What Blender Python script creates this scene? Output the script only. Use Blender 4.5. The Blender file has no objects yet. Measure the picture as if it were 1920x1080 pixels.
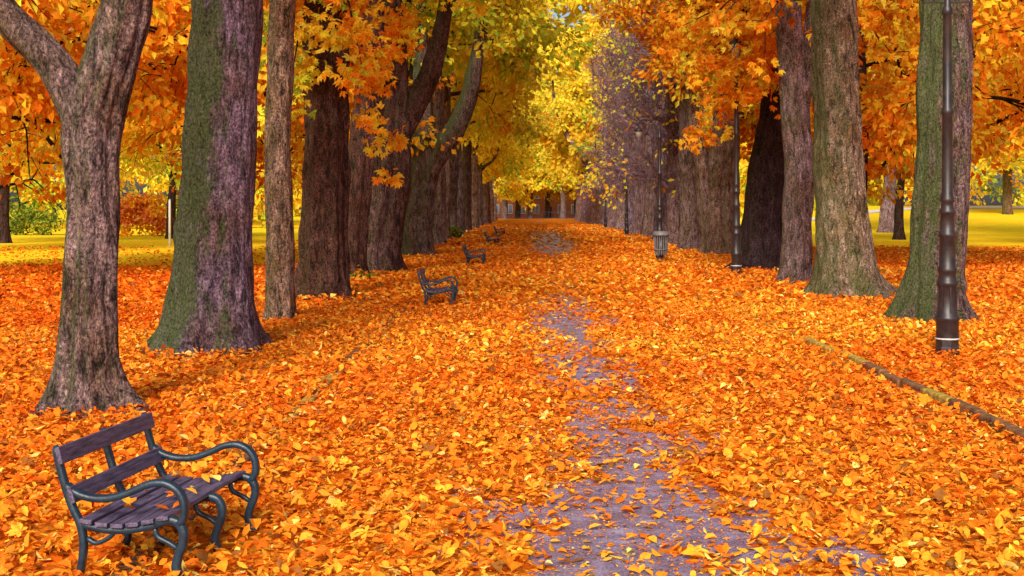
import bpy, math, random
import numpy as np
from mathutils import Vector
RS=np.random.RandomState(7)
random.seed(7)
sc=bpy.context.scene
# ------------------------------------------------------------------ helpers
def sstep(a,b,x):
    t=np.clip((np.asarray(x,float)-a)/(b-a),0,1); return t*t*(3-2*t)
_T=np.random.RandomState(3).rand(256,256)
def vnoise(x,y):
    x=np.asarray(x,float);y=np.asarray(y,float)
    xi=np.floor(x).astype(int);yi=np.floor(y).astype(int)
    fx=x-xi;fy=y-yi;fx=fx*fx*(3-2*fx);fy=fy*fy*(3-2*fy)
    a=_T[xi%256,yi%256];b=_T[(xi+1)%256,yi%256];c=_T[xi%256,(yi+1)%256];d=_T[(xi+1)%256,(yi+1)%256]
    return (a*(1-fx)+b*fx)*(1-fy)+(c*(1-fx)+d*fx)*fy
def fbm(x,y,o=3):
    s=0;a=.5;t=0
    for i in range(o):
        s=s+a*vnoise(x*2**i+i*17.3,y*2**i+i*9.1);t+=a;a*=.5
    return s/t
def ghf(x,y):
    return 2.5*sstep(105,165,y)*sstep(24,48,x)
def unit(v):
    return v/np.maximum(np.linalg.norm(v,axis=-1,keepdims=True),1e-9)

class MB:
    def __init__(s): s.V=[];s.F=[];s.C=[];s.M=[];s.S=[];s.n=0
    def add(s,V,F,col,mat=0,smooth=False):
        V=np.asarray(V,float).reshape(-1,3);F=np.asarray(F,int).reshape(-1,4)
        s.V.append(V);s.F.append(F+s.n)
        col=np.asarray(col,float)
        if col.ndim==1: col=np.tile(col,(len(V),1))
        if col.shape[1]==3: col=np.hstack([col,np.ones((len(V),1))])
        s.C.append(col);s.M.append(np.full(len(F),mat));s.S.append(np.full(len(F),smooth));s.n+=len(V)
    def obj(s,name,mats,parent=None,loc=None):
        V=np.vstack(s.V);F=np.vstack(s.F);C=np.vstack(s.C)
        if loc is not None: V=V-np.array(loc)
        me=bpy.data.meshes.new(name)
        me.vertices.add(len(V));me.vertices.foreach_set('co',V.astype(np.float32).ravel())
        me.loops.add(len(F)*4);me.loops.foreach_set('vertex_index',F.astype(np.int32).ravel())
        me.polygons.add(len(F));me.polygons.foreach_set('loop_start',np.arange(0,len(F)*4,4,dtype=np.int32))
        me.polygons.foreach_set('material_index',np.concatenate(s.M).astype(np.int32))
        me.polygons.foreach_set('use_smooth',np.concatenate(s.S).astype(bool))
        me.update(calc_edges=True)
        at=me.color_attributes.new('Col','FLOAT_COLOR','POINT')
        at.data.foreach_set('color',C.astype(np.float32).ravel())
        for m in mats: me.materials.append(m)
        o=bpy.data.objects.new(name,me);bpy.context.collection.objects.link(o)
        if loc is not None:o.location=loc
        if parent: o.parent=parent
        return o

def crom(P,n):
    P=np.asarray(P,float)
    if len(P)<3:
        t=np.linspace(0,1,n)[:,None];return P[0]*(1-t)+P[-1]*t
    Q=np.vstack([2*P[0]-P[1],P,2*P[-1]-P[-2]])
    T=np.linspace(0,len(P)-1-1e-6,n);i=T.astype(int);t=(T-i)[:,None]
    a,b,c,d=Q[i],Q[i+1],Q[i+2],Q[i+3]
    return .5*((2*b)+(-a+c)*t+(2*a-5*b+4*c-d)*t**2+(-a+3*b-3*c+d)*t**3)

def tube(mb,P,n,seg,col,mat=0,flute=0.0,k=6,flare=0,fh=.5,rough=0.0,smoothpath=True,sd=0,knots=0):
    """P: rows x,y,z,r"""
    P=np.asarray(P,float)
    Q=crom(P,n) if smoothpath else P
    if flare:
        Q=crom(P,n*6);want=np.linspace(0,1,n)**1.7*(len(Q)-1);w_=want.astype(int)
        keep=np.concatenate([[True],np.diff(w_)>0]);Q=Q[w_][keep]
    n=len(Q);C=Q[:,:3];R=np.maximum(Q[:,3],.002)
    T=unit(np.gradient(C,axis=0))
    ref=np.tile(np.array([0.13,1.0,0.05]),(n,1)) if abs(T[:,1]).max()<.9 else np.tile(np.array([1.0,.1,.3]),(n,1))
    A=unit(np.cross(ref,T));B=np.cross(T,A)
    th=np.linspace(0,2*np.pi,seg,endpoint=False)
    rr=np.repeat(R[:,None],seg,1)
    hh=(C[:,2]-C[0,2])[:,None]
    if flute:
        ph=sd*1.7
        m=np.sin(k*th[None]+ph+.5*np.sin(hh*.6+sd))+.6*np.sin((k*2+1)*th[None]-ph*2+hh*.35)+.5*np.sin(3*th[None]+hh*.5+sd)
        rr=rr*(1+flute*m)
    if flare:
        lob=.95+.6*np.sin(5*th[None]+sd*2.1)+.4*np.sin(8*th[None]+sd)
        rr=rr*(1+flare*np.exp(-np.maximum(hh,0)/fh)*np.maximum(lob,.15))
    if rough:
        ct=np.cos(th)[None];st=np.sin(th)[None]
        rn=vnoise(ct*2.2+20+hh*.9+sd,st*2.2+20+hh*1.5+sd)-.5
        rn2=vnoise(ct*6+40+hh*.6,st*6+40+hh*.9+sd)-.5
        rn3=vnoise(ct*14+60+hh*2.2,st*14+60-hh*1.7+sd)-.5
        rr=rr*(1+rough*(rn*1.1+rn2*.6+rn3*.4))
    if knots:
        kr=np.random.RandomState(sd+500)
        for q in range(knots):
            kh=kr.uniform(.5,6);kt=kr.uniform(3.3,6.2);ks=kr.uniform(.08,.18);ka=kr.uniform(.03,.08)
            dth=(th[None]-kt+np.pi)%(2*np.pi)-np.pi
            dd=((dth*R.mean()/ks)**2+((hh-kh)/ks)**2)
            rr=rr+ka*(np.exp(-dd)-.8*np.exp(-dd*5))
    V=C[:,None]+rr[...,None]*(np.cos(th)[None,:,None]*A[:,None]+np.sin(th)[None,:,None]*B[:,None])
    i=np.arange(n-1)[:,None];j=np.arange(seg)[None]
    F=np.stack([i*seg+j,i*seg+(j+1)%seg,(i+1)*seg+(j+1)%seg,(i+1)*seg+j],-1).reshape(-1,4)
    mb.add(V.reshape(-1,3),F,col,mat,True)

def box(mb,c,s,col,mat=0,rz=0.0,R=None):
    V=np.array([[x,y,z] for x in(-.5,.5) for y in(-.5,.5) for z in(-.5,.5)])*np.array(s)
    if R is not None: V=V@np.array(R).T
    if rz: 
        a=math.cos(rz);b=math.sin(rz);V=V@np.array([[a,b,0],[-b,a,0],[0,0,1]])
    V=V+np.array(c)
    F=[[0,1,3,2],[4,6,7,5],[0,4,5,1],[2,3,7,6],[0,2,6,4],[1,5,7,3]]
    mb.add(V,F,col,mat)

def kites(mb,c,d,nrm,L,W,col,mat=1,fold=.25):
    N=len(c);s=unit(np.cross(d,nrm));n2=np.cross(s,d)
    L=L[:,None];W=W[:,None]
    a=c;t=c+d*L-n2*L*.12
    l=c+d*L*.55+s*W*.5+n2*W*fold;r=c+d*L*.55-s*W*.5+n2*W*fold
    V=np.stack([a,l,t,r],1).reshape(-1,3)
    F=np.arange(4*N).reshape(N,4)
    mb.add(V,F,np.repeat(col,4,0),mat)
def leaves6(mb,c,d,nrm,L,W,col,mat=0,fold=.25,curl=.2):
    N=len(c);s=unit(np.cross(d,nrm));n2=np.cross(s,d)
    L=L[:,None];W=W[:,None];fold=fold[:,None];curl=curl[:,None]
    a=c;t=c+d*L+n2*L*curl
    l1=c+d*L*.3+s*W*.42+n2*W*fold;l2=c+d*L*.66+s*W*.5+n2*(W*fold+L*curl*.4)
    r1=c+d*L*.3-s*W*.42+n2*W*fold;r2=c+d*L*.66-s*W*.5+n2*(W*fold+L*curl*.4)
    V=np.stack([a,l1,l2,t,r2,r1],1).reshape(-1,3)
    b=np.arange(N)[:,None]*6
    F=np.concatenate([b+np.array([[0,3,2,1]]),b+np.array([[0,5,4,3]])],0)
    mb.add(V,F,np.repeat(col,6,0),mat)
def rdir(n,R=RS):
    v=R.normal(size=(n,3));return unit(v)

# ------------------------------------------------------------------ materials
def newmat(name):
    m=bpy.data.materials.new(name);m.use_nodes=True;nt=m.node_tree
    for n in list(nt.nodes): nt.nodes.remove(n)
    out=nt.nodes.new('ShaderNodeOutputMaterial')
    return m,nt,out
def N(nt,t,**kw):
    n=nt.nodes.new(t)
    for k,v in kw.items():
        if k.startswith('i_'): 
            key=k[2:]; key=int(key) if key.isdigit() else key.replace('_',' ')
            n.inputs[key].default_value=v
        else: setattr(n,k,v)
    return n
def ramp(nt,stops,interp='LINEAR'):
    r=nt.nodes.new('ShaderNodeValToRGB');e=r.color_ramp.elements;r.color_ramp.interpolation=interp
    e[0].position=stops[0][0];e[0].color=(*stops[0][1],1)
    e[1].position=stops[1][0];e[1].color=(*stops[1][1],1)
    for p,c in stops[2:]:
        x=e.new(p);x.color=(*c,1)
    return r
def mixc(nt,a,b,f,bt='MIX'):
    m=nt.nodes.new('ShaderNodeMix');m.data_type='RGBA';m.blend_type=bt
    for s,v in ((m.inputs[0],f),(m.inputs[6],a),(m.inputs[7],b)):
        if isinstance(v,bpy.types.NodeSocket): nt.links.new(v,s)
        else: s.default_value=v if not isinstance(v,tuple) else (*v,1)
    return m.outputs[2]
def math_(nt,op,a,b=0.0,c=None):
    m=nt.nodes.new('ShaderNodeMath');m.operation=op
    for i,v in enumerate((a,b,c)):
        if v is None: continue
        if isinstance(v,bpy.types.NodeSocket): nt.links.new(v,m.inputs[i])
        else: m.inputs[i].default_value=v
    return m.outputs[0]

def leafmat(name,tr):
    m,nt,out=newmat(name)
    a=N(nt,'ShaderNodeAttribute',attribute_name='Col')
    g=N(nt,'ShaderNodeNewGeometry')
    no=N(nt,'ShaderNodeTexNoise',i_Scale=35.0);nt.links.new(g.outputs['Position'],no.inputs['Vector'])
    v=math_(nt,'MULTIPLY_ADD',no.outputs[0],.9,.55)
    mul=N(nt,'ShaderNodeVectorMath',operation='SCALE');nt.links.new(a.outputs[0],mul.inputs[0]);nt.links.new(v,mul.inputs['Scale'])
    p=N(nt,'ShaderNodeBsdfPrincipled',i_Roughness=.7);nt.links.new(mul.outputs[0],p.inputs['Base Color'])
    p.inputs['Specular IOR Level'].default_value=.06
    t=N(nt,'ShaderNodeBsdfTranslucent');nt.links.new(mul.outputs[0],t.inputs[0])
    mx=N(nt,'ShaderNodeMixShader',i_0=tr);nt.links.new(p.outputs[0],mx.inputs[1]);nt.links.new(t.outputs[0],mx.inputs[2])
    nt.links.new(mx.outputs[0],out.inputs[0]);return m
M_leaf=leafmat('foliage_leaf',.48)
M_litter=leafmat('fallen_leaf',.10)

def barkmat():
    m,nt,out=newmat('bark')
    a=N(nt,'ShaderNodeAttribute',attribute_name='Col')
    g=N(nt,'ShaderNodeNewGeometry')
    mp=N(nt,'ShaderNodeMapping');mp.inputs['Scale'].default_value=(1,1,.3);nt.links.new(g.outputs['Position'],mp.inputs[0])
    mp2=N(nt,'ShaderNodeMapping');mp2.inputs['Scale'].default_value=(1,1,.75);nt.links.new(g.outputs['Position'],mp2.inputs[0])
    n1=N(nt,'ShaderNodeTexNoise',i_Scale=9.0,i_Detail=8.0,i_Roughness=.75,i_Distortion=.8);nt.links.new(mp.outputs[0],n1.inputs['Vector'])
    nf=N(nt,'ShaderNodeTexNoise',i_Scale=30.0,i_Detail=5.0,i_Roughness=.75);nt.links.new(mp2.outputs[0],nf.inputs['Vector'])
    vo=N(nt,'ShaderNodeTexVoronoi',i_Scale=14.0,feature='DISTANCE_TO_EDGE')
    nd=N(nt,'ShaderNodeTexNoise',i_Scale=7.0,i_Detail=5.0);nt.links.new(mp.outputs[0],nd.inputs['Vector'])
    dv=N(nt,'ShaderNodeVectorMath',operation='MULTIPLY_ADD');nt.links.new(nd.outputs['Color'],dv.inputs[0]);dv.inputs[1].default_value=(.6,.6,.6);nt.links.new(mp.outputs[0],dv.inputs[2])
    nt.links.new(dv.outputs[0],vo.inputs['Vector'])
    n2=N(nt,'ShaderNodeTexNoise',i_Scale=1.5,i_Detail=6.0,i_Roughness=.6);nt.links.new(g.outputs['Position'],n2.inputs['Vector'])
    crack=ramp(nt,[(0.0,(.25,.25,.25)),(.12,(1,1,1))]);nt.links.new(vo.outputs['Distance'],crack.inputs[0])
    val=ramp(nt,[(.38,(.16,.14,.14)),(.64,(2.0,1.9,1.9))]);nt.links.new(n1.outputs[0],val.inputs[0])
    val2=ramp(nt,[(.40,(.24,.22,.23)),(.62,(2.0,1.95,1.95))]);nt.links.new(nf.outputs[0],val2.inputs[0])
    c=mixc(nt,a.outputs[0],val.outputs[0],1.0,'MULTIPLY')
    c=mixc(nt,c,val2.outputs[0],.85,'MULTIPLY')
    c=mixc(nt,c,crack.outputs[0],.45,'MULTIPLY')
    pt=ramp(nt,[(.38,(.7,.54,.44)),(.62,(1.15,1.08,1.28))]);nt.links.new(n2.outputs[0],pt.inputs[0])
    c=mixc(nt,c,pt.outputs[0],.85,'MULTIPLY')
    sx=N(nt,'ShaderNodeSeparateXYZ');nt.links.new(g.outputs['Normal'],sx.inputs[0])
    ms=math_(nt,'MULTIPLY_ADD',sx.outputs[0],-.9,.25)
    n3=N(nt,'ShaderNodeTexNoise',i_Scale=2.2,i_Detail=8.0,i_Roughness=.8);nt.links.new(g.outputs['Position'],n3.inputs['Vector'])
    ms=math_(nt,'ADD',ms,math_(nt,'MULTIPLY_ADD',n3.outputs[0],3.0,-1.4))
    ms=math_(nt,'MULTIPLY',ms,a.outputs['Alpha'])
    ms=math_(nt,'MULTIPLY',ms,math_(nt,'MULTIPLY_ADD',nf.outputs[0],3.0,-.6))
    cl=N(nt,'ShaderNodeClamp');nt.links.new(ms,cl.inputs[0]);cl.inputs['Max'].default_value=.85
    mr=ramp(nt,[(.36,(.02,.04,.014)),(.66,(.19,.25,.07))]);nt.links.new(nf.outputs[0],mr.inputs[0])
    c=mixc(nt,c,mr.outputs[0],cl.outputs[0])
    p=N(nt,'ShaderNodeBsdfPrincipled',i_Roughness=.9);nt.links.new(c,p.inputs['Base Color']);p.inputs['Specular IOR Level'].default_value=.15
    h=math_(nt,'ADD',math_(nt,'MULTIPLY_ADD',n1.outputs[0],1.5,math_(nt,'MULTIPLY',nf.outputs[0],.8)),math_(nt,'MULTIPLY',crack.outputs[0],.35))
    b=N(nt,'ShaderNodeBump',i_Strength=1.0,i_Distance=.09);nt.links.new(h,b.inputs['Height']);nt.links.new(b.outputs[0],p.inputs['Normal'])
    nt.links.new(p.outputs[0],out.inputs[0]);return m
M_bark=barkmat()

def litter_color(nt,g):
    v1=N(nt,'ShaderNodeTexVoronoi',i_Scale=13.0);nt.links.new(g.outputs['Position'],v1.inputs['Vector'])
    sp=N(nt,'ShaderNodeSeparateXYZ');nt.links.new(v1.outputs['Color'],sp.inputs[0])
    r=ramp(nt,[(0,(.38,.08,.008)),(.2,(.70,.14,.01)),(.45,(.86,.22,.015)),(.7,(.90,.30,.02)),(.88,(.92,.42,.04)),(1,(.6,.22,.03))]);nt.links.new(sp.outputs[0],r.inputs[0])
    n=N(nt,'ShaderNodeTexNoise',i_Scale=.45,i_Detail=4.0);nt.links.new(g.outputs['Position'],n.inputs['Vector'])
    lr=ramp(nt,[(.35,(.97,.8,.7)),(.65,(1.08,1.15,1.1))]);nt.links.new(n.outputs[0],lr.inputs[0])
    c=mixc(nt,r.outputs[0],lr.outputs[0],1.0,'MULTIPLY')
    d=ramp(nt,[(.0,(1.1,1.1,1.1)),(.75,(.6,.55,.55))]);nt.links.new(v1.outputs['Distance'],d.inputs[0])
    c=mixc(nt,c,d.outputs[0],.7,'MULTIPLY')
    return c,sp.outputs[1]

def groundmat():
    m,nt,out=newmat('ground_leaf_litter')
    g=N(nt,'ShaderNodeNewGeometry')
    a=N(nt,'ShaderNodeAttribute',attribute_name='Col')
    s=N(nt,'ShaderNodeSeparateXYZ');nt.links.new(a.outputs[0],s.inputs[0])
    c,h=litter_color(nt,g)
    n=N(nt,'ShaderNodeTexNoise',i_Scale=.25,i_Detail=6.0,i_Roughness=.7);nt.links.new(g.outputs['Position'],n.inputs['Vector'])
    n2=N(nt,'ShaderNodeTexNoise',i_Scale=6.0,i_Detail=5.0);nt.links.new(g.outputs['Position'],n2.inputs['Vector'])
    gr=ramp(nt,[(.3,(.62,.52,.02)),(.5,(.90,.62,.02)),(.7,(.92,.44,.02))])
    mixn=math_(nt,'ADD',math_(nt,'MULTIPLY',n.outputs[0],.7),math_(nt,'MULTIPLY',n2.outputs[0],.3))
    nt.links.new(mixn,gr.inputs[0])
    f=math_(nt,'ADD',s.outputs[0],math_(nt,'MULTIPLY_ADD',n.outputs[0],.8,-.3))
    f=math_(nt,'MULTIPLY',f,s.outputs[0])
    cl=N(nt,'ShaderNodeClamp');nt.links.new(f,cl.inputs[0])
    c=mixc(nt,c,gr.outputs[0],cl.outputs[0])
    p=N(nt,'ShaderNodeBsdfPrincipled',i_Roughness=.9);nt.links.new(c,p.inputs['Base Color']);p.inputs['Specular IOR Level'].default_value=.0
    b=N(nt,'ShaderNodeBump',i_Strength=.6,i_Distance=.03);nt.links.new(h,b.inputs['Height']);nt.links.new(b.outputs[0],p.inputs['Normal'])
    nt.links.new(p.outputs[0],out.inputs[0]);return m
def pathmat():
    m,nt,out=newmat('path_asphalt_leaves')
    g=N(nt,'ShaderNodeNewGeometry')
    a=N(nt,'ShaderNodeAttribute',attribute_name='Col')
    s=N(nt,'ShaderNodeSeparateXYZ');nt.links.new(a.outputs[0],s.inputs[0])
    c,h=litter_color(nt,g)
    n=N(nt,'ShaderNodeTexNoise',i_Scale=70.0,i_Detail=5.0,i_Roughness=.7);nt.links.new(g.outputs['Position'],n.inputs['Vector'])
    n1=N(nt,'ShaderNodeTexNoise',i_Scale=3.5,i_Detail=8.0,i_Roughness=.75);nt.links.new(g.outputs['Position'],n1.inputs['Vector'])
    asp=ramp(nt,[(.38,(.07,.045,.07)),(.5,(.22,.16,.25)),(.62,(.46,.37,.50))]);nt.links.new(math_(nt,'ADD',math_(nt,'MULTIPLY',n.outputs[0],.5),math_(nt,'MULTIPLY',n1.outputs[0],.5)),asp.inputs[0])
    v=N(nt,'ShaderNodeTexVoronoi',i_Scale=9.0);nt.links.new(g.outputs['Position'],v.inputs['Vector'])
    sv=N(nt,'ShaderNodeSeparateXYZ');nt.links.new(v.outputs['Color'],sv.inputs[0])
    f=math_(nt,'GREATER_THAN',s.outputs[0],math_(nt,'MULTIPLY_ADD',sv.outputs[2],.75,.12))
    c=mixc(nt,c,asp.outputs[0],f)
    rg=ramp(nt,[(.4,(.2,.2,.2)),(.62,(.6,.6,.6))]);nt.links.new(n1.outputs[0],rg.inputs[0])
    rr=mixc(nt,(.9,.9,.9),rg.outputs[0],f)
    p=N(nt,'ShaderNodeBsdfPrincipled');nt.links.new(c,p.inputs['Base Color']);nt.links.new(math_(nt,'MULTIPLY',f,.6),p.inputs['Specular IOR Level'])
    nt.links.new(rr,p.inputs['Roughness'])
    b=N(nt,'ShaderNodeBump',i_Strength=.6,i_Distance=.012);nt.links.new(n.outputs[0],b.inputs['Height']);nt.links.new(b.outputs[0],p.inputs['Normal'])
    nt.links.new(p.outputs[0],out.inputs[0]);return m
def simplemat(name,c1,c2,scale,rough,metal=0,bump=.2,stretch=(1,1,1),detail=5,spec=.5):
    m,nt,out=newmat(name)
    tc=N(nt,'ShaderNodeTexCoord');mp=N(nt,'ShaderNodeMapping');mp.inputs['Scale'].default_value=stretch;nt.links.new(tc.outputs['Object'],mp.inputs[0])
    n=N(nt,'ShaderNodeTexNoise',i_Scale=scale,i_Detail=float(detail),i_Roughness=.65);nt.links.new(mp.outputs[0],n.inputs['Vector'])
    r=ramp(nt,[(.32,c1),(.68,c2)]);nt.links.new(n.outputs[0],r.inputs[0])
    p=N(nt,'ShaderNodeBsdfPrincipled',i_Roughness=rough,i_Metallic=metal);nt.links.new(r.outputs[0],p.inputs['Base Color'])
    p.inputs['Specular IOR Level'].default_value=spec
    b=N(nt,'ShaderNodeBump',i_Strength=bump,i_Distance=.01);nt.links.new(n.outputs[0],b.inputs['Height']);nt.links.new(b.outputs[0],p.inputs['Normal'])
    nt.links.new(p.outputs[0],out.inputs[0]);return m
M_iron=simplemat('bench_iron',(.004,.014,.026),(.012,.036,.062),14,.42,bump=.5)
M_wood=simplemat('bench_wood',(.018,.014,.034),(.16,.12,.21),9,.55,bump=.9,stretch=(6,.6,6))
M_lamp=simplemat('lamp_iron',(.008,.006,.008),(.035,.022,.022),8,.45)
M_ring=simplemat('lamp_ring_paint',(.4,.38,.36),(.6,.56,.55),8,.5)
M_glass=simplemat('lantern_glass',(.25,.24,.2),(.4,.38,.32),3,.15)
M_bin=simplemat('bin_metal',(.09,.08,.08),(.22,.20,.20),10,.5)
M_kerb=simplemat('kerb_stone',(.05,.02,.008),(.28,.12,.035),6,.85,bump=.8)
M_moss=simplemat('kerb_moss',(.14,.10,.02),(.6,.38,.03),9,.9,bump=.8)
M_brick=simplemat('brick_wall',(.30,.10,.05),(.45,.2,.1),2,.85)
M_white=simplemat('window_frame',(.6,.62,.66),(.8,.8,.82),2,.5)
M_win=simplemat('window_glass',(.10,.16,.28),(.3,.42,.6),.6,.1)
M_roof=simplemat('roof_slate',(.08,.07,.09),(.16,.14,.17),3,.7)
M_fence=simplemat('fence_iron',(.02,.02,.03),(.04,.04,.06),3,.5)
M_pale=simplemat('pale_gravel',(.5,.48,.48),(.7,.68,.68),.5,.9)
M_ground=groundmat();M_path=pathmat()

# ------------------------------------------------------------------ ground
def bare(x,y):
    c=np.interp(y,[5,8,10,15,26,45,92,140,260],[.75,.8,.9,1.0,1.08,1.6,2.6,3.3,5])
    hw=np.interp(y,[5,7.6,9,12,26,38,60,68,115,135,260],[1.7,1.45,.95,.66,.78,.5,.6,1.45,1.9,.8,.8])
    amt=np.interp(y,[5,27,36,58,68,115,140,200],[1,1,.3,.35,1.1,1.2,.4,.2])
    d=np.abs(x-c)/hw
    n=fbm(x*1.9,y*.9+3,3);n2=fbm(x*6,y*3.2,2)
    m=(1.15-d)*1.0+(n-.5)*2.4+(n2-.5)*2.0
    m=np.where(y>62,(1.25-d)*1.5+(n-.5)*1.6,m)
    return np.clip(m,0,1)*np.clip(amt,0,1.0)
def lawnf(X,Y):
    nz=(fbm(X*.12+9,Y*.07,3)-.5)*14
    return np.maximum(sstep(42,54,Y+nz)*sstep(-6.5,-9.5,X), sstep(64,80,Y+nz)*sstep(14,18,X))
xs=np.unique(np.concatenate([np.linspace(-900,-80,12),np.linspace(-80,80,81),np.linspace(80,900,12)]))
ys=np.unique(np.concatenate([np.linspace(-60,0,7),np.linspace(0,240,121),np.linspace(240,1800,16)]))
X,Y=np.meshgrid(xs,ys)
Z=ghf(X,Y)
lawn=lawnf(X,Y)
def gridF(nx,ny):
    i,j=np.meshgrid(np.arange(ny-1),np.arange(nx-1),indexing='ij')
    return np.stack([i*nx+j,i*nx+j+1,(i+1)*nx+j+1,(i+1)*nx+j],-1).reshape(-1,4)
mb=MB();mb.add(np.stack([X,Y,Z],-1).reshape(-1,3),gridF(len(xs),len(ys)),np.stack([lawn]*3,-1).reshape(-1,3),0,True);mb.obj('ground',[M_ground])
xs=np.linspace(0,1,90);ys=np.concatenate([np.linspace(-10,4,15)[:-1],np.linspace(4,45,480),np.linspace(45,150,300)[1:],np.linspace(150,262,60)[1:]])
U,Y=np.meshgrid(xs,ys)
xl=-2.35+.012*Y;xr=4.72+.026*np.maximum(Y-20,0)
X=xl+(xr-xl)*U
m=bare(X,Y)
mb=MB();mb.add(np.stack([X,Y,0*X+.004],-1).reshape(-1,3),gridF(len(xs),len(ys)),np.stack([m]*3,-1).reshape(-1,3),0,True);mb.obj('path',[M_path])
xx=np.linspace(24,160,40)
mb=MB();Vp=[]
for x_ in xx:
    for y_ in (150.,155.): Vp.append((x_,y_,float(ghf(x_,y_))+.05))
mb.add(Vp,[[2*k,2*k+2,2*k+3,2*k+1] for k in range(len(xx)-1)],(1,1,1));mb.obj('footpath',[M_pale])
# kerbs
mb=MB()
y=2.0
while y<30:
    L=.9+random.uniform(-.04,.04)
    hgt=.14 if y<21 else .07
    box(mb,(4.80+random.uniform(-.02,.02),y+L/2,hgt/2-.02+random.uniform(-.02,.01)),(.12,L-.02,hgt),(1,1,1),0 if (random.random()<.8 and y<18) else 1,rz=random.uniform(-.025,.025));y+=L
o=mb.obj('kerb',[M_kerb,M_moss]);bv=o.modifiers.new('b','BEVEL');bv.width=.03;bv.segments=3
mb=MB();y=2.0
while y<30:
    L=.9
    box(mb,(-2.33+random.uniform(-.03,.03),y+L/2,.005+random.uniform(-.02,.006)),(.14,L-.02,.08),(1,1,1),1 if 12<y<18 else 0,rz=random.uniform(-.03,.03));y+=L
o=mb.obj('kerb',[M_kerb,M_moss]);bv=o.modifiers.new('b','BEVEL');bv.width=.015;bv.segments=2

# ------------------------------------------------------------------ fallen leaves
PAL=np.array([(.88,.26,.015),(.92,.40,.03),(.72,.14,.008),(.30,.10,.018),(.94,.62,.13),(.84,.19,.01)])
def palcol(n,w,R=RS):
    w=np.array(w,float);w/=w.sum()
    c=PAL[R.choice(len(PAL),n,p=w)]*R.uniform(.74,1.1,(n,1));return np.clip(c,0,.95)
mb=MB()
def scatter(y0,y1,dens,s0,s1,six,palm=False,frag=False):
    n=int(dens*(.46*(y1*y1-y0*y0)+5*(y1-y0)));yy=np.zeros(0)
    while len(yy)<n:
        y2=RS.uniform(y0,y1,n);h2=.46*y2+2.5;k=RS.rand(n)<h2/(.46*y1+2.5);yy=np.concatenate([yy,y2[k]])[:n]
    hw=.46*yy+2.5
    if y1>90: hw=np.full(len(yy),14.)
    xx=RS.uniform(-1,1,len(yy))*hw
    if frag: xx=RS.uniform(-1.6,3.4,len(yy))
    b=bare(xx,yy)
    inpath=(xx>-2.35+.012*yy)&(xx<4.72+.02*yy)
    keep=RS.rand(len(xx))>b*(.80 if not frag else .3)*inpath
    keep&=RS.rand(len(xx))>lawnf(xx,yy)*.92
    kz=np.exp(-((xx-4.8)/.11)**2)*(yy<22)+.6*np.exp(-((xx+2.33)/.25)**2)*sstep(13,14.2,yy)*sstep(16.8,15.6,yy)
    keep&=RS.rand(len(xx))>kz*(.1+1.2*fbm(yy*.9,yy*.3+5,2))
    xx=xx[keep];yy=yy[keep];b=b[keep]*inpath[keep];n=len(xx)
    pile=fbm(xx*.8,yy*.8,3)
    z=.008+RS.rand(n)**1.5*(.085*(1-b)*(.25+pile))+.012*s1/.1*(1-b)
    az=RS.uniform(0,2*np.pi,n);tilt=RS.normal(0,.34,n)*(1-.6*b)
    d=np.stack([np.cos(az)*np.cos(tilt),np.sin(az)*np.cos(tilt),np.sin(tilt)],-1)
    z=np.maximum(z,.008+np.maximum(0,-np.sin(tilt))*s1*.9)
    nr=unit(np.stack([RS.normal(0,.4,n)*(1-.6*b),RS.normal(0,.4,n)*(1-.6*b),np.ones(n)],-1))
    L=s0+(s1-s0)*RS.rand(n)**1.5;W=L*RS.uniform(.3,.85,n)
    big=fbm(xx*.35+50,yy*.35,3)
    col=palcol(n,(.40,.22,.16,.08,.045,.16))  # brown leaves, with extra brown share painting in dark shadows of the litter
    k=np.clip((big-.48)*3.0,-1,1)[:,None]
    col=np.clip(col*(1+k*np.array([[.05,.30,.3]])),0,.95)
    far=(yy>24)&(xx<-6)
    col[far]*=np.array([[.95,.72,.6]])
    c=np.stack([xx,yy,z],-1)
    if palm:
        c[:,2]+=.03
        s=unit(np.cross(d,nr));n2=np.cross(s,d)
        for a in (-1.9,-1.0,-.4,.4,1.0,1.9):
            dd=unit(d*math.cos(a)+s*math.sin(a)+n2*RS.uniform(-.15,.25,n)[:,None]);Lk=L*(1-.18*abs(a))
            leaves6(mb,c,dd,n2,Lk,Lk*.45,col,0,RS.uniform(-.05,.2,n),RS.uniform(-.2,.2,n))
    elif six: leaves6(mb,c,d,nr,L,W,col,0,RS.uniform(-.15,.45,n),RS.uniform(-.25,.45,n))
    else: kites(mb,c,d,nr,L,W*1.25,col,0,.2)
scatter(3.5,16,430,.035,.115,True)
scatter(4,20,8,.06,.11,True,True)
scatter(5,15,170,.012,.032,False,False,True)
scatter(16,30,200,.05,.13,True)
scatter(30,75,42,.11,.22,False)
scatter(75,170,4,.22,.36,False)
mb.obj('fallen_leaves',[M_litter])

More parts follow.
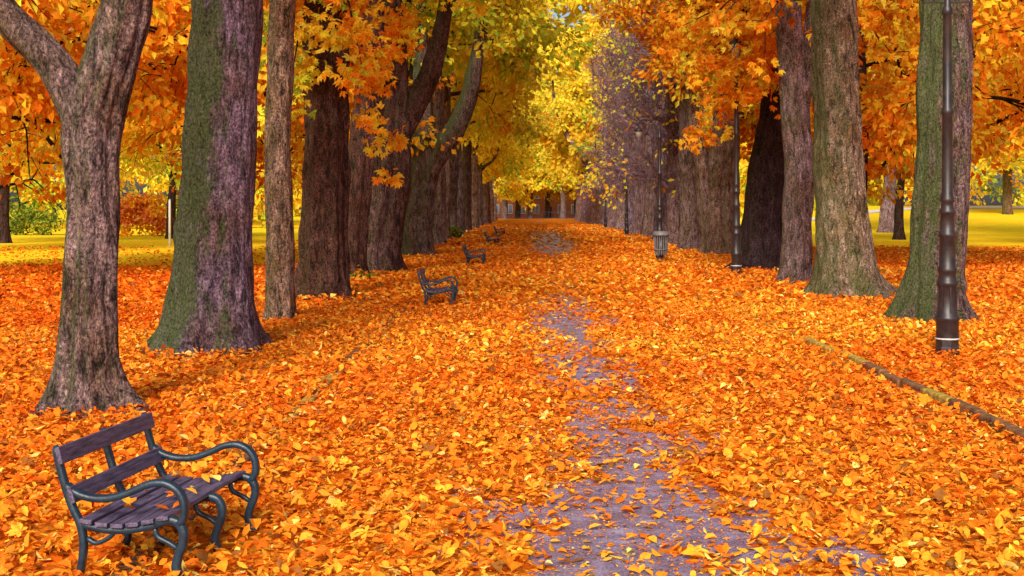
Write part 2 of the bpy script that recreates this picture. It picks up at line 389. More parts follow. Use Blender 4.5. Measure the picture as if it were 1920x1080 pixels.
# ------------------------------------------------------------------ trees
FP={'orange':[(.89,.34,.015),(.91,.46,.025),(.82,.24,.012),(.92,.58,.03)],
    'yellow':[(.93,.68,.04),(.94,.58,.03),(.80,.72,.04),(.95,.76,.08)],
    'ygreen':[(.50,.62,.04),(.80,.74,.04),(.92,.72,.05),(.36,.52,.04)],
    'green':[(.16,.24,.03),(.28,.34,.03),(.10,.16,.02),(.5,.45,.04)],
    'red':[(.80,.20,.04),(.88,.34,.10),(.7,.14,.03),(.88,.42,.15)],
    'deep':[(.84,.27,.012),(.74,.19,.01),(.89,.36,.02),(.64,.15,.01)]}
def clumpcols(R,n,pal):
    w=np.array([p[1] for p in pal],float);w/=w.sum()
    idx=R.choice(len(pal),n,p=w);out=np.zeros((n,4,3))
    for k,p in enumerate(pal): out[idx==k]=np.array(FP[p[0]])
    return out
def foliage(mb,centers,R,per,rad,L0,L1,pal,palm=False,mat=1,flat=.7):
    nC=len(centers);cc=clumpcols(R,nC,pal)
    br=R.uniform(.78,1.14,nC)
    idx=np.repeat(np.arange(nC),per);n=len(idx)
    off=rdir(n,R)*(R.rand(n)**.45)[:,None]*rad*R.uniform(.6,1.3,nC)[idx][:,None];off[:,2]*=flat
    c=centers[idx]+off
    col=cc[idx,R.randint(0,4,n)]*(br[idx]*R.uniform(.85,1.15,n))[:,None]
    col=np.clip(col,0,.95)
    d=unit(off+np.array([0,0,-.6])*rad*.7+R.normal(0,.35,(n,3))*rad)
    nr=unit(np.stack([R.normal(0,.6,n),R.normal(0,.6,n)-.7,R.uniform(.3,1,n)],-1))
    if palm:
        s=unit(np.cross(d,nr));n2=np.cross(s,d)
        for a in (-1.25,-.62,0,.62,1.25):
            dd=unit(d*math.cos(a)+s*math.sin(a)-n2*R.uniform(0,.45,n)[:,None])
            L=R.uniform(L0,L1,n)*(1-.2*abs(a)/1.25)
            kites(mb,c,dd,n2,L,L*.42,col,mat,.15)
    else:
        L=R.uniform(L0,L1,n);kites(mb,c,d,nr,L,L*R.uniform(.5,.75,n),col,mat,.2)

def tree(name,base,path,bark=(.2,.15,.14),moss=.4,flare=.35,fh=.35,flute=.03,k=6,limbs=(),crown=None,seg=40,rings=60,extra=(),sd=1,rough=.16,knots=0):
    R=np.random.RandomState(sd*13+5)
    mb=MB();y=base[1];g=float(ghf(base[0],y))
    def P(rows): return [(r[0],y+(r[3] if len(r)>3 else 0),g+r[1],r[2]) for r in rows]
    col=(*bark,moss)
    pts=P(path);pts[0]=(pts[0][0],pts[0][1],pts[0][2]-.06,pts[0][3])
    tube(mb,pts,rings,seg,col,0,flute,k,flare,fh,rough,sd=sd,knots=knots)
    starts=[]
    for li in limbs:
        tube(mb,P(li),30,max(12,seg//2),col,0,flute*.6,5,0,1,.2,sd=sd+3)
        q=P(li)[-1];q0=P(li)[-2];starts.append((np.array(q[:3]),unit(np.array(q[:3])-np.array(q0[:3])),q[3]))
    cents=[]
    cr=dict(n=7,r=6,h0=5,h1=14,per=45,clr=.8,L=(.22,.34),pal=[('orange',1)],palm=False,sub=5,lean=(0,0),leaf=1.0,tw=4,bc=None,el=(.25,.85))
    if crown: cr.update(crown)
    bcol=(*(np.array(bark)*.45),moss*.3) if cr['bc'] is None else (*cr['bc'],0)
    def wig(a,d,L,r0,r1,nseg,droop=0.0,up=0.0):
        p=[np.array(a,float)];dd=np.array(d,float)
        for q in range(nseg):
            dd=unit(dd+R.normal(0,.16,3)+np.array([0,0,up-droop*(q/nseg)]))
            p.append(p[-1]+dd*L/nseg)
        rr=np.linspace(r0,r1,nseg+1)
        return np.hstack([np.array(p),rr[:,None]]),dd
    if crown is not None:
        main=crom(np.array(pts),40)
        hs=main[:,2]-g
        for q in range(cr['n']):
            hh=cr['h0']+(cr['h1']-cr['h0'])*.62*(q/(cr['n']))
            i=int(np.argmin(np.abs(hs-hh)));st=main[i,:3];r=main[i,3]*.5
            az=q*2.4+R.uniform(-.4,.4)+sd
            el=R.uniform(*cr['el'])
            d=unit(np.array([math.cos(az)*math.cos(el)+cr['lean'][0],math.sin(az)*math.cos(el)+cr['lean'][1],math.sin(el)]))
            starts.append((st,d,max(r*.8,.06)))
        starts.append((main[-1,:3],np.array([0,0,1.]),main[-1,3]))
        for st,d,r in starts:
            L=cr['r']*R.uniform(.75,1.1)
            lp,_=wig(st,d,L,min(r,.3),.045,6,0.05,.04)
            tube(mb,lp,12,7,bcol,0)
            for s in range(cr['sub']):
                t=.3+.7*(s+R.rand())/cr['sub'];i=min(int(t*6),5)
                a=lp[i,:3]*(1-(t*6-i))+lp[i+1,:3]*(t*6-i) if t<1 else lp[6,:3]
                dd=unit(unit(lp[i+1,:3]-lp[i,:3])*.5+rdir(1,R)[0]*np.array([1,1,.7]))
                sp,_=wig(a,dd,L*.42,.04,.014,4,.25)
                tube(mb,sp,6,5,bcol,0)
                cents+= [sp[2,:3],sp[4,:3]]
                for w in range(cr['tw']):
                    i2=R.randint(1,5);d2=unit(unit(dd)+rdir(1,R)[0]*1.1)
                    tp,_=wig(sp[i2,:3],d2,R.uniform(.6,1.7),.018,.007,3,.5)
                    tube(mb,tp,4,4,bcol,0);cents.append(tp[-1,:3])
    cents=np.array(cents) if cents else np.zeros((0,3))
    if len(cents) and cr['leaf']>0:
        if cr['leaf']<1: cents=cents[R.rand(len(cents))<cr['leaf']]
        cents=cents[cents[:,2]>2.9+g]
        foliage(mb,cents,R,cr['per'],cr['clr'],cr['L'][0],cr['L'][1],cr['pal'],cr['palm'])
    for (a,b,nc,pal) in extra:
        a=np.array([a[0],y+a[2],a[1]+g]);b=np.array([b[0],y+b[2],b[1]+g])
        mid=(a+b)/2+np.array([0,0,.5])
        sp=np.array([[*a,.05],[*mid,.03],[*b,.012]]);tube(mb,sp,8,6,bcol,0)
        t=R.uniform(.25,1.05,nc)[:,None]
        c=(1-t)**2*a+2*t*(1-t)*mid+t*t*b+R.normal(0,.35,(nc,3))+np.array([0,0,-.25])
        foliage(mb,c,R,22,.5,.14,.24,pal,True)
    o=mb.obj(name,[M_bark,M_leaf],loc=(base[0],base[1],g))
    return o
OR=[('orange',7),('yellow',2),('deep',1)]
OY=[('orange',4),('yellow',5),('ygreen',1)]
YG=[('yellow',6),('ygreen',6)]
YY=[('yellow',8),('orange',1),('ygreen',2)]
DRK=(.12,.058,.04);TAN=(.30,.21,.14);GRY=(.27,.22,.20)
CR_NEAR=dict(n=7,r=4.5,h0=7,h1=13,per=16,clr=.7,L=(.22,.32),pal=OR,leaf=.45,tw=3)
# left row
tree('chestnut_tree',(-4.6,14.5),[(-4.6,0,.34),(-4.6,.9,.285),(-4.56,2.2,.27),(-4.56,3.1,.31),(-4.33,3.9,.28),(-4.15,4.6,.26),(-3.95,6.5,.2),(-3.8,9,.12)],
     bark=(.26,.19,.165),moss=.5,flare=.8,fh=.27,flute=.045,limbs=[[(-4.6,2.95,.2),(-4.85,3.55,.2),(-5.15,3.95,.185),(-5.6,4.42,.165),(-6.4,5.6,.13),(-7,7.5,.09)]],crown=CR_NEAR,sd=1,rings=170,seg=96,knots=5)
tree('chestnut_tree',(-4.73,20.75),[(-4.73,0,.70),(-4.66,1.3,.60),(-4.55,3,.55),(-4.42,5.4,.53),(-4.3,8,.4),(-4.2,12,.2)],
     bark=(.25,.185,.22),moss=1.5,flare=.42,fh=.36,flute=.02,crown=CR_NEAR,sd=2,rings=170,seg=110,knots=5,rough=.12)
tree('lime_tree',(-4.56,26.2),[(-4.56,0,.28),(-4.55,1.5,.27),(-4.6,3.5,.25),(-4.5,6.3,.25),(-4.5,9,.16),(-4.4,12,.08)],
     bark=(.42,.30,.19),moss=.4,flare=.2,fh=.2,flute=.03,crown=dict(CR_NEAR,r=3.5),sd=3,rings=100,knots=3)
tree('chestnut_tree',(-4.65,32.7),[(-4.65,0,.60),(-4.6,1.5,.56),(-4.55,4,.52),(-4.6,7.3,.5),(-4.6,10,.35),(-4.5,14,.15)],
     bark=DRK,moss=.15,flare=.45,fh=.35,flute=.06,crown=dict(CR_NEAR,h0=8.5,per=20,palm=True,L=(.16,.24),leaf=.5,pal=OY),sd=4,rings=110,seg=72,
     extra=[((-4.6,8.6,0),(-5.1,4.9,-2.2),14,YG),((-4.6,9,0),(-3.5,5.4,-1.4),14,OR),((-4.6,8.5,0),(-5.5,6.9,-2.4),12,OY),((-4.5,9,0),(-3.3,4.0,1),14,OR)])
tree('chestnut_tree',(-4.95,41),[(-4.95,0,.5),(-4.9,1.5,.45),(-4.6,4.3,.4),(-4.3,8,.34),(-4.3,12,.15)],bark=DRK,moss=.15,flare=.4,flute=.09,
     crown=dict(CR_NEAR,h0=9.5,per=20,palm=True,L=(.18,.26),pal=OY,leaf=.5),sd=5,rings=90)
tree('chestnut_tree',(-4.67,45.8),[(-4.7,0,.78),(-4.55,1.2,.72),(-4.2,3,.68),(-4.1,4.6,.58),(-4.0,6,.42),(-3.95,7.6,.36),(-4.1,10,.25),(-4.1,14,.12)],bark=(.13,.075,.06),moss=.25,flare=.5,fh=.4,flute=.11,k=5,
     limbs=[[(-4.1,4.4,.38),(-3.5,5.4,.38),(-3.0,6.4,.35),(-2.65,7.4,.32),(-2.3,9,.24),(-2.2,11,.14)],[(-4.3,4.2,.3),(-4.9,6,.27),(-5.3,8,.2)]],
     crown=dict(n=8,r=5.5,h0=9.5,h1=16,per=22,clr=.8,L=(.18,.28),pal=YG,palm=True,sub=5,leaf=.6),sd=6,rings=110,seg=64,
     extra=[((-3,10,0),(-.8,9.4,-2),16,YG),((-4.6,8,0),(-5.0,5.4,-2),14,OR),((-4.2,9,0),(-3.5,7.8,-2),12,OR)])
tree('chestnut_tree',(-4.5,61),[(-4.5,0,.85),(-4.45,1.2,.75),(-4.3,2.4,.7),(-4.1,5,.5),(-4.1,8,.42),(-4.2,15,.15)],bark=(.18,.14,.11),moss=.8,flare=.35,flute=.08,
     limbs=[[(-4.2,2.2,.5),(-3.8,3.9,.52),(-3.2,4.9,.5),(-2.6,5.8,.46),(-2.0,7.2,.42),(-1.7,8.6,.36),(-1.3,11,.22)]],
     crown=dict(n=9,r=6,h0=10.5,h1=18,per=40,clr=1,L=(.24,.36),pal=YG,sub=6,lean=(.2,0)),sd=7)
tree('lime_tree',(-4.55,78.6),[(-4.55,0,.62),(-4.5,3,.55),(-4.5,8,.5),(-4.4,14,.25),(-4.4,18,.1)],bark=(.36,.31,.26),moss=.5,flare=.25,flute=.06,
     crown=dict(n=10,r=7,h0=9.5,h1=19,per=42,clr=1.1,L=(.28,.42),pal=YG,sub=6,lean=(.25,0)),sd=8)
zl=[69,88,99,111,124,138,153,170,190,212,236]
for q,z in enumerate(zl):
    x=float(np.interp(z,[60,90,120,150,240],[-4.9,-4.7,-4.4,-3.9,-3.2]))
    r=.5+.22*RS.rand();b=[DRK,TAN,(.20,.16,.14),GRY][q%4]
    tree('lime_tree' if q%2 else 'chestnut_tree',(x,z),[(x,0,r),(x+.05,3,r*.85),(x+RS.uniform(-.3,.3),7,r*.75),(x+RS.uniform(-.4,.4),13,r*.4),(x,19,.1)],
      bark=b,moss=.4,flare=.3,flute=.07,seg=20,rings=24,
      crown=dict(n=9,r=6.5,h0=6.2 if z>130 else 8.4,h1=19,per=38 if z<150 else 28,clr=1.25,L=(.34,.52) if z<150 else (.5,.75),pal=YY if q%3 else YG,sub=5,tw=3,lean=(.2,-.1),leaf=.85),sd=20+q)
# right row
tree('chestnut_tree',(8.3,26.2),[(8.28,0,.56),(8.36,1.5,.53),(8.46,3.2,.51),(8.54,6.3,.47),(8.6,9,.35),(8.6,13,.15)],bark=(.22,.16,.14),moss=.95,flare=.6,fh=.34,flute=.04,crown=CR_NEAR,sd=41,rings=160,seg=96,knots=4)
tree('chestnut_tree',(8.38,33.3),[(8.4,0,.74),(8.3,1.2,.64),(8.18,2.6,.59),(8.1,4.7,.55),(8.0,7.4,.52),(8,10,.35),(8,14,.15)],bark=(.36,.28,.17),moss=.6,flare=.8,fh=.38,flute=.035,
     crown=dict(CR_NEAR,h0=8,pal=OR),sd=42,rings=160,seg=96,knots=5)
tree('chestnut_tree',(8.3,39.3),[(8.32,0,.44),(8.4,1.5,.42),(8.45,3.6,.42),(8.3,5.4,.4),(8.12,8.3,.34),(8,14,.12)],bark=(.29,.21,.20),moss=.3,flare=.2,flute=.06,
     limbs=[[(8.45,4.6,.24),(8.65,6,.24),(8.8,7.5,.2),(9,9.5,.14)]],crown=dict(CR_NEAR,h0=8,palm=True,L=(.18,.26),leaf=.7,lean=(-.2,-.2)),sd=43,rings=100,seg=60,knots=3)
tree('chestnut_tree',(8.98,47.8),[(8.9,0,.8),(9,1.2,.72),(9.1,3,.66),(9.45,5.8,.5),(9.6,8,.4),(9.6,14,.15)],bark=(.055,.034,.038),moss=.08,flare=.4,flute=.10,k=5,
     crown=dict(n=9,r=5.5,h0=6.5,h1=14,per=24,clr=.8,L=(.2,.28),pal=OR,palm=True,sub=6,lean=(-.1,-.3)),sd=44,
     extra=[((9.2,8,0),(6.9,5.2,-2),20,OR),((9.2,8,0),(7.4,5.9,-4.6),22,OR),((9.2,9,0),(7.0,7.2,-5),22,OR),((9.2,9,0),(6.2,6.8,-2),22,OR),((9.2,8,0),(7.1,7.5,-2),18,OY),((9.2,9,0),(6.0,8.6,-1),18,OR),((9,8,0),(8.3,7.6,-4),12,OR)])
tree('chestnut_tree',(10,63),[(9.95,0,.85),(9.9,1.4,.75),(9.9,3.5,.7),(10.1,6,.55),(10,15,.15)],bark=(.30,.21,.15),moss=.3,flare=.3,flute=.14,k=6,
     limbs=[[(9.5,0,.35),(9.2,2,.36),(9.0,4,.33),(8.6,6,.26),(8.2,9,.15)]],
     crown=dict(n=8,r=4,h0=6.5,h1=16,per=36,clr=.9,L=(.24,.36),pal=OR,sub=6,lean=(.25,-.2)),sd=45,seg=60)
tree('chestnut_tree',(9.2,69),[(9.2,0,.6),(9.2,3,.5),(9.1,8,.4),(9.2,14,.15)],bark=(.26,.19,.16),moss=.2,flare=.3,flute=.08,seg=28,
     crown=dict(n=7,r=3,h0=9,h1=16,per=36,clr=.9,L=(.24,.36),pal=OR,sub=5,lean=(.3,0)),sd=46)
zr=[78,87,96,106,117,129,142,156,172,190,212,236]
for q,z in enumerate(zr):
    x=float(np.interp(z,[70,90,110,157,240],[9.6,10.1,10.3,11.2,12]))
    r=.6+.2*RS.rand();b=[(.30,.21,.20),(.26,.19,.24),(.32,.24,.21)][q%3]
    isb=z<150
    lm=[]
    if z==156:
        lm=[[(11.1,3.5,.45),(9.6,6,.42),(8.4,8,.38),(6.6,10.5,.32),(5.2,13.9,.25),(4.8,16,.15)]]
    tree('lime_tree' if q%2 else 'chestnut_tree',(x,z),[(x,0,r),(x+.05,3,r*.85),(x+RS.uniform(-.3,.3),7,r*.8),(x+RS.uniform(-.4,.4),13,r*.6),(x,20,.15)],
      bark=b,moss=.12,flare=.3,flute=.09,seg=20,rings=24,limbs=lm,
      crown=dict(n=22 if isb else 9,r=3.3 if isb else 6.5,h0=2.8 if isb else 6.4,h1=26 if isb else 20,per=8 if isb else 28,clr=1.0 if isb else 1.3,L=(.3,.45) if isb else (.5,.75),pal=OY if isb else YY,sub=10 if isb else 5,tw=8 if isb else 3,leaf=.02 if isb else .85,lean=(0,0) if isb else (-.2,-.1),bc=(.32,.22,.23) if isb else None,el=(.5,1.1) if isb else (.25,.85)),sd=60+q)
# trees closing the end of the avenue
for q,(x,z) in enumerate([(-1.5,272),(1.2,284),(3.8,276),(7.6,288),(10.4,274),(13.5,282),(-6,280),(-11,270),(18,276)]):
    r=.45+.2*RS.rand()
    tree('lime_tree',(x,z),[(x,0,r),(x+.1,4,r*.8),(x+RS.uniform(-.4,.4),9,r*.6),(x,20,.1)],bark=(.18,.14,.14),moss=.2,flare=.3,seg=14,rings=14,
      crown=dict(n=9,r=6,h0=4.6,h1=20,per=34,clr=1.5,L=(.7,1.0),pal=YY,sub=5,tw=2),sd=160+q)
# park trees beyond the rows
bg=[(-15.3,48,OR,6.5,3.4),(-10.3,47,OR,5.5,3.8),(-18,79,OY,7,3.8),(-10.6,61,OR,6,3.8),(-16.8,39,OR,6,3.8),(-27,66,OR,7,3.4),(-32,84,OY,7,4),(-24.5,96,YG,7,4),(-12,92,OY,6,4),
    (19.3,60,OR,6.5,4.4),(20,81,OY,7,4.7),(18.6,43,OR,6,4.8),(14.5,56,OR,6,4.7),(33,117,YY,8,6),(27,93,OY,7.5,5.4),(40,102,OY,7.5,5.4),(34,76,OR,7,4.8)]
for q,(x,z,pal,r,h0) in enumerate(bg):
    tr=.33+.12*RS.rand()
    if z==117: tr=.8
    tree('maple_tree',(x,z),[(x,0,tr),(x,2.5,tr*.85),(x+.2,6,tr*.6),(x,14,.1)],bark=(.08,.05,.045) if z!=117 else (.33,.26,.25),moss=.1,flare=.35,seg=18,rings=20,
      crown=dict(n=12,r=r,h0=h0,h1=15,per=30,clr=.9,L=(.26,.40),pal=pal,sub=6,tw=3,leaf=.75,bc=(.03,.018,.015),el=(.1,.75)),sd=90+q)
x=52.;tree('maple_tree',(x,140),[(x,0,.5),(x,5,.45),(x,9,.3),(x,16,.1)],bark=(.2,.12,.06),flare=.2,seg=16,rings=16,crown=dict(n=9,r=8,h0=7,h1=18,per=40,clr=1.3,L=(.5,.7),pal=OY),sd=130)

# distant tree masses
def mass(name,pts,per,rad,L0,L1,pal,sd,flat=.8):
    R=np.random.RandomState(sd);mb=MB();foliage(mb,np.array(pts,float),R,per,rad,L0,L1,pal,False,0,flat);return mb.obj(name,[M_leaf])
R=np.random.RandomState(77)
def region(n,x0,x1,y0,y1,h0,h1):
    x=R.uniform(x0,x1,n);y=R.uniform(y0,y1,n);h=R.uniform(h0,h1,n)
    h=h+ghf(x,y);return np.stack([x,y,h],-1)
mass('distant_trees',region(480,-120,-14,150,200,6,34),50,3.2,1.0,1.6,[('orange',5),('yellow',5)],1)
mass('distant_trees',region(480,20,130,170,215,7,36),50,3.2,1.0,1.6,[('orange',4),('yellow',6)],2)
mass('distant_trees',region(760,-80,95,335,385,2,82),60,5.5,2.2,3.4,[('yellow',7),('ygreen',2)],3)
mass('distant_trees',region(60,-14,24,288,300,9,30),60,3,1.0,1.6,[('yellow',7),('ygreen',2)],13)
mass('distant_shrubs',region(170,-110,-12,140,150,.3,6),80,1.8,.5,.9,[('ygreen',5),('green',3),('yellow',4)],4)
mass('distant_shrubs',region(150,22,120,172,182,.3,7),80,2,.5,.9,[('ygreen',5),('yellow',4),('green',1)],5)
mass('hedge',np.array([(x_,109+R.uniform(-1,1),R.uniform(.2,1.9)) for x_ in np.linspace(-52,-37.2,60)]),110,.7,.2,.35,[('green',4)],6)
mass('smoke_bush',np.array([(R.uniform(-31.5,-27),104+R.uniform(-1,1),R.uniform(.3,3.0)) for _ in range(40)]),90,.7,.2,.35,[('red',3),('orange',3)],7)
mass('shrub',np.array([(-4.0+R.uniform(-.4,.4),92+R.uniform(-.4,.4),R.uniform(.1,.9)) for _ in range(12)]),50,.35,.15,.25,[('green',3)],8)
mass('shrub',np.array([(-4.55+R.uniform(-.35,.35),40.1+R.uniform(-.2,.2),R.uniform(.05,.4)) for _ in range(5)]),12,.22,.12,.2,[('green',1),('orange',2)],9)

# ------------------------------------------------------------------ benches
def sweep(mb,pts,a,b,v0,n=26):
    P=crom(np.array([(p[0],p[1]) for p in pts]),n)
    T=unit(np.gradient(P,axis=0));Nn=np.stack([-T[:,1],T[:,0]],-1)
    th=np.linspace(0,2*np.pi,12,endpoint=False)
    cx=np.sign(np.cos(th))*np.abs(np.cos(th))**.55;cy=np.sign(np.sin(th))*np.abs(np.sin(th))**.55
    sc_=np.ones(n);sc_[0]=.55;sc_[-1]=.55
    P2=np.vstack([P[:1],P,P[-1:]]);N2=np.vstack([Nn[:1],Nn,Nn[-1:]]);S2=np.concatenate([[.02],sc_,[.02]])
    V=[]
    for p,nn,s in zip(P2,N2,S2):
        for c_,s_ in zip(cx,cy):
            V.append((p[0]+nn[0]*c_*a*s,v0+s_*b*s,p[1]+nn[1]*c_*a*s))
    seg=12;nr=len(P2)
    F=[[i*seg+j,i*seg+(j+1)%seg,(i+1)*seg+(j+1)%seg,(i+1)*seg+j] for i in range(nr-1) for j in range(seg)]
    mb.add(V,F,(1,1,1),0,True)
BACK=[(-.175,.79),(-.15,.68),(-.11,.54),(-.065,.42),(-.02,.33),(.0,.22),(-.01,.1),(-.035,.0)]
ARM=[(-.115,.565),(-.05,.515),(.06,.485),(.18,.49),(.30,.53),(.40,.575),(.50,.585),(.58,.545),(.62,.47),(.62,.39),(.585,.34)]
LEG=[(.43,.335),(.50,.365),(.575,.36),(.615,.31),(.615,.24),(.585,.16),(.572,.09),(.595,.03),(.625,.0)]
RAIL=[(-.03,.335),(.1,.305),(.25,.30),(.4,.325),(.5,.355)]
def bench_parts():
    L=1.28
    fr=MB()
    for v0,arm in ((0,1),(L/2,0),(L,1)):
        sweep(fr,BACK,.022,.026,v0,28);sweep(fr,LEG,.026,.028,v0,28);sweep(fr,RAIL,.021,.024,v0,20)
        if arm: sweep(fr,ARM,.022,.034,v0,40)
        sweep(fr,[(.02,.25),(.08,.22),(.16,.255),(.2,.305)],.014,.018,v0,14)
        sweep(fr,[(.585,.2),(.53,.235),(.46,.27),(.44,.325)],.014,.018,v0,14)
    sl=MB()
    def slat(u,w,wd,th,ang,v0=-.045,v1=L+.045):
        c,s=math.cos(ang),math.sin(ang)
        Rm=[[c,0,-s],[0,1,0],[s,0,c]]
        box(sl,(u,(v0+v1)/2,w),(wd,v1-v0,th),(1,1,1),0,R=Rm)
    for q,(u,w,a) in enumerate([(.03,.352,-.12),(.125,.336,-.06),(.22,.333,.0),(.315,.343,.12),(.41,.362,.18),(.50,.385,.15)]):
        slat(u,w,.078,.028,a)
    bk=MB()
    def bslat(u,w,h,ang):
        c,s=math.cos(ang),math.sin(ang);Rm=[[c,0,-s],[0,1,0],[s,0,c]]
        box(bk,(u,L/2,w),(h,L+.09,.028),(1,1,1),0,R=Rm)
    bslat(-.135,.735,.105,math.atan2(.11,-.025));bslat(-.06,.505,.10,math.atan2(.13,-.045))
    lv=MB();R=np.random.RandomState(4);n=16
    c=np.stack([R.uniform(.05,.5,n),R.uniform(.1,L-.1,n),np.full(n,.385)],-1);c[:,2]+=np.where(c[:,0]>.38,.02,0)
    az=R.uniform(0,6.28,n);d=np.stack([np.cos(az),np.sin(az),0*az+.15],-1);d=unit(d)
    leaves6(lv,c,d,np.tile([0,0,1.],(n,1)),R.uniform(.06,.12,n),R.uniform(.04,.08,n),palcol(n,(.4,.4,.1,0,.1,.1)),0,R.uniform(.1,.3,n),R.uniform(0,.3,n))
    return fr,sl,bk,lv
def bench(loc,rz,cache={}):
    e=bpy.data.objects.new('park_bench',None);bpy.context.collection.objects.link(e);e.location=loc;e.rotation_euler=(0,0,rz)
    if 'p' not in cache:
        fr,sl,bk,lv=bench_parts()
        os_=[fr.obj('iron_frames',[M_iron],e),sl.obj('seat_slats',[M_wood],e),bk.obj('backrest_slats',[M_wood],e),lv.obj('leaves_on_seat',[M_litter],e)]
        for o in os_[1:3]:
            b=o.modifiers.new('b','BEVEL');b.width=.006;b.segments=2
        cache['p']=os_
    else:
        for o in cache['p']:
            c=o.copy();bpy.context.collection.objects.link(c);c.parent=e
    return e
bench((-2.53,7.88,.005),-.135)
bench((-1.92,29.6,.02),-.02)
bench((-1.70,50.5,.03),-.03)
bench((-1.45,78,.02),-.05)
bench((-1.25,104,.02),-.05)

# ------------------------------------------------------------------ lamp posts
def lathe(mb,prof,seg,mat,cx=0,cy=0,cz=0,smooth=True,rot=0):
    th=np.linspace(0,2*np.pi,seg,endpoint=False)+rot
    V=[(cx+r*math.cos(t),cy+r*math.sin(t),cz+h) for r,h in prof for t in th]
    F=[[i*seg+j,i*seg+(j+1)%seg,(i+1)*seg+(j+1)%seg,(i+1)*seg+j] for i in range(len(prof)-1) for j in range(seg)]
    mb.add(V,F,(1,1,1),mat,smooth)
def lamp(loc,arm=False,zs=1.0):
    e=bpy.data.objects.new('street_lamp',None);bpy.context.collection.objects.link(e);e.location=loc;e.scale=(1,1,zs)
    mb=MB()
    lathe(mb,[(.01,-.02),(.185,-.02),(.185,.1),(.172,.12),(.172,.22),(.175,.22)],8,0,smooth=False)
    lathe(mb,[(.165,.22),(.165,.5),(.18,.52),(.18,.56),(.15,.6),(.14,.8),(.135,1.02),(.155,1.04),(.155,1.09),(.13,1.12),(.125,1.22),(.14,1.24),(.14,1.29),(.12,1.33),(.115,1.75),(.13,1.77),(.13,1.82),(.105,1.86),(.10,2.1),(.12,2.12),(.12,2.16),(.095,2.2),(.09,2.28),(.105,2.3),(.105,2.34),(.082,2.4),(.075,3.6),(.09,3.62),(.09,3.68),(.07,3.72),(.062,5.1),(.08,5.13),(.08,5.2),(.05,5.25),(.05,5.45)],20,0)
    for k_ in range(8):
        a=k_*math.pi/4;box(mb,(.14*math.cos(a),.14*math.sin(a),.82),(.02,.02,.40),(1,1,1),0,rz=a)
    mb.obj('post',[M_lamp],e)
    mb=MB();lathe(mb,[(.176,.225),(.184,.23),(.184,.245),(.176,.25)],20,0);mb.obj('painted_ring',[M_ring],e)
    mb=MB()
    hx=0
    if arm:
        tube(mb,[(0,0,5.3,.03),(-.25,0,5.75,.03),(-.6,0,5.95,.025),(-.85,0,5.85,.02),(-.88,0,5.6,.02)],18,8,(1,1,1));hx=-.88
        lathe(mb,[(.02,5.62),(.16,5.5),(.19,5.42),(.17,5.42)],12,0,cx=hx);lathe(mb,[(.15,5.42),(.12,5.2),(.02,5.15)],12,1,cx=hx)
    else:
        lathe(mb,[(.05,5.45),(.12,5.5),(.13,5.52)],6,0,smooth=False);lathe(mb,[(.12,5.52),(.21,5.95)],6,1,smooth=False)
        lathe(mb,[(.24,5.95),(.23,5.98),(.10,6.15),(.06,6.17),(.05,6.25),(.02,6.3),(.005,6.36)],6,0,smooth=False)
        for k_ in range(6):
            a=k_*math.pi/3;tube(mb,[(.125*math.cos(a),.125*math.sin(a),5.52,.01),(.215*math.cos(a),.215*math.sin(a),5.95,.01)],2,5,(1,1,1))
        tube(mb,[(-.35,0,5.3,.014),(.35,0,5.3,.014)],2,6,(1,1,1))
    mb.obj('lantern',[M_lamp,M_glass],e)
lamp((6.56,20.1,0));lamp((7.4,44,0),False,1.28);lamp((6.2,56,0),True);lamp((8.6,100,0));lamp((9.6,137,0))

# litter bin
e=bpy.data.objects.new('litter_bin',None);bpy.context.collection.objects.link(e);e.location=(6.05,54.2,0)
mb=MB()
for k_ in range(20):
    a=k_*2*math.pi/20;ca,sa=math.cos(a),math.sin(a)
    tube(mb,[(.22*ca,.22*sa,.3,.022),(.25*ca,.25*sa,.45,.022),(.285*ca,.285*sa,1.0,.022),(.32*ca,.32*sa,1.1,.02)],8,5,(1,1,1))
mb.obj('slats',[M_bin],e)
mb=MB();lathe(mb,[(.01,.3),(.21,.3),(.235,.45),(.262,1.05),(.25,1.05),(.2,.45),(.01,.45)],20,0);mb.obj('liner',[M_lamp],e)
mb=MB();lathe(mb,[(.30,1.08),(.345,1.08),(.345,1.13),(.31,1.22),(.25,1.27),(.22,1.27),(.22,1.1)],24,0);lathe(mb,[(.27,.5),(.29,.5),(.29,.54),(.27,.54)],24,0);mb.obj('hood',[M_bin],e)
mb=MB();lathe(mb,[(.01,-.02),(.17,-.02),(.17,.05),(.07,.09),(.06,.28),(.16,.31),(.01,.31)],16,0);mb.obj('pedestal',[M_lamp],e)

e=MB();lathe(e,[(.01,-.1),(.07,-.1),(.07,2.6),(.05,2.7),(.01,2.72)],10,0);o=e.obj('marker_post',[M_white]);o.location=(-19.5,76,0)

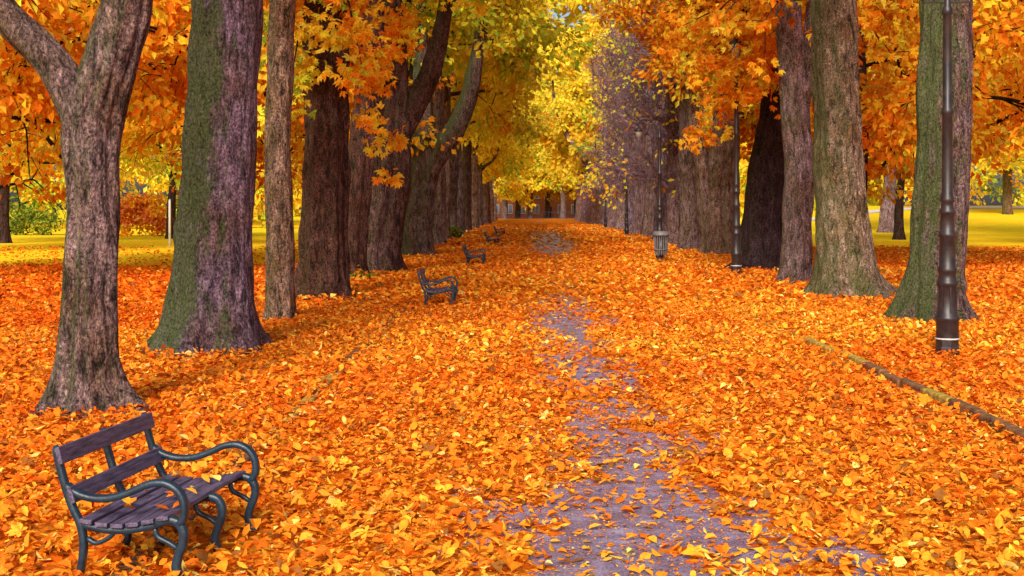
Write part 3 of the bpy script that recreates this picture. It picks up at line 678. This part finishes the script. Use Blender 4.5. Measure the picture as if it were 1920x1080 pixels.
# ------------------------------------------------------------------ building + railings
e=bpy.data.objects.new('brick_house',None);bpy.context.collection.objects.link(e);e.location=(7,310,0)
mb=MB();box(mb,(0,0,3.6),(44,10,7.4),(1,1,1));mb.obj('walls',[M_brick],e)
mb=MB()
V=[(-22.6,-5.6,7.3),(22.6,-5.6,7.3),(22.6,5.6,7.3),(-22.6,5.6,7.3),(-19,0,10.6),(19,0,10.6),(19,.02,10.6),(-19,.02,10.6)]
mb.add(V,[[0,1,5,4],[2,3,7,6],[1,2,6,5],[3,0,4,7],[0,3,2,1]],(1,1,1));mb.obj('roof',[M_roof],e)
wf=MB();wg=MB()
for k_ in range(14):
    x_=-20+k_*3.05
    for h_ in (2.0,5.4):
        if k_==7 and h_==2.0: continue
        box(wf,(x_,-5.03,h_),(1.9,.12,2.1),(1,1,1));box(wg,(x_-.42,-5.10,h_),(.72,.04,1.8),(1,1,1));box(wg,(x_+.42,-5.10,h_),(.72,.04,1.8),(1,1,1))
wf.obj('window_frames',[M_white],e);wg.obj('window_panes',[M_win],e)
mb=MB();box(mb,(1.35,-5.05,1.25),(1.5,.14,2.5),(1,1,1));mb.obj('door',[M_lamp],e)
mb=MB()
for x_ in np.arange(-30,44,.6): box(mb,(x_,264,.8),(.05,.05,1.6),(1,1,1))
for h_ in (.3,1.4): box(mb,(7,264,h_),(74,.04,.06),(1,1,1))
mb.obj('iron_fence',[M_fence])

# ------------------------------------------------------------------ light, sky, camera
EL=32
w=bpy.data.worlds.new('World');sc.world=w;w.use_nodes=True;nt=w.node_tree
bgn=nt.nodes['Background'];sky=nt.nodes.new('ShaderNodeTexSky');sky.sky_type='NISHITA';sky.sun_disc=False
sky.sun_elevation=math.radians(EL);sky.sun_rotation=math.radians(192);sky.dust_density=4.0;sky.air_density=1.0
nt.links.new(sky.outputs[0],bgn.inputs[0]);bgn.inputs[1].default_value=.15
l=bpy.data.lights.new('sun','SUN');l.energy=4.2;l.angle=math.radians(14);l.color=(1,.94,.84)
lo=bpy.data.objects.new('sun',l);bpy.context.collection.objects.link(lo);lo.rotation_euler=(math.radians(90-EL),0,math.radians(-12))
cam=bpy.data.cameras.new('camera');co=bpy.data.objects.new('camera',cam);bpy.context.collection.objects.link(co)
co.location=(0,0,2.2);co.rotation_euler=(math.radians(90),0,0);cam.lens=46.9;cam.sensor_width=36;cam.shift_y=-.078
cam.clip_end=3000;cam.clip_start=.05
sc.camera=co
sc.view_settings.view_transform='Standard';sc.view_settings.look='None';sc.view_settings.exposure=0;sc.view_settings.gamma=1
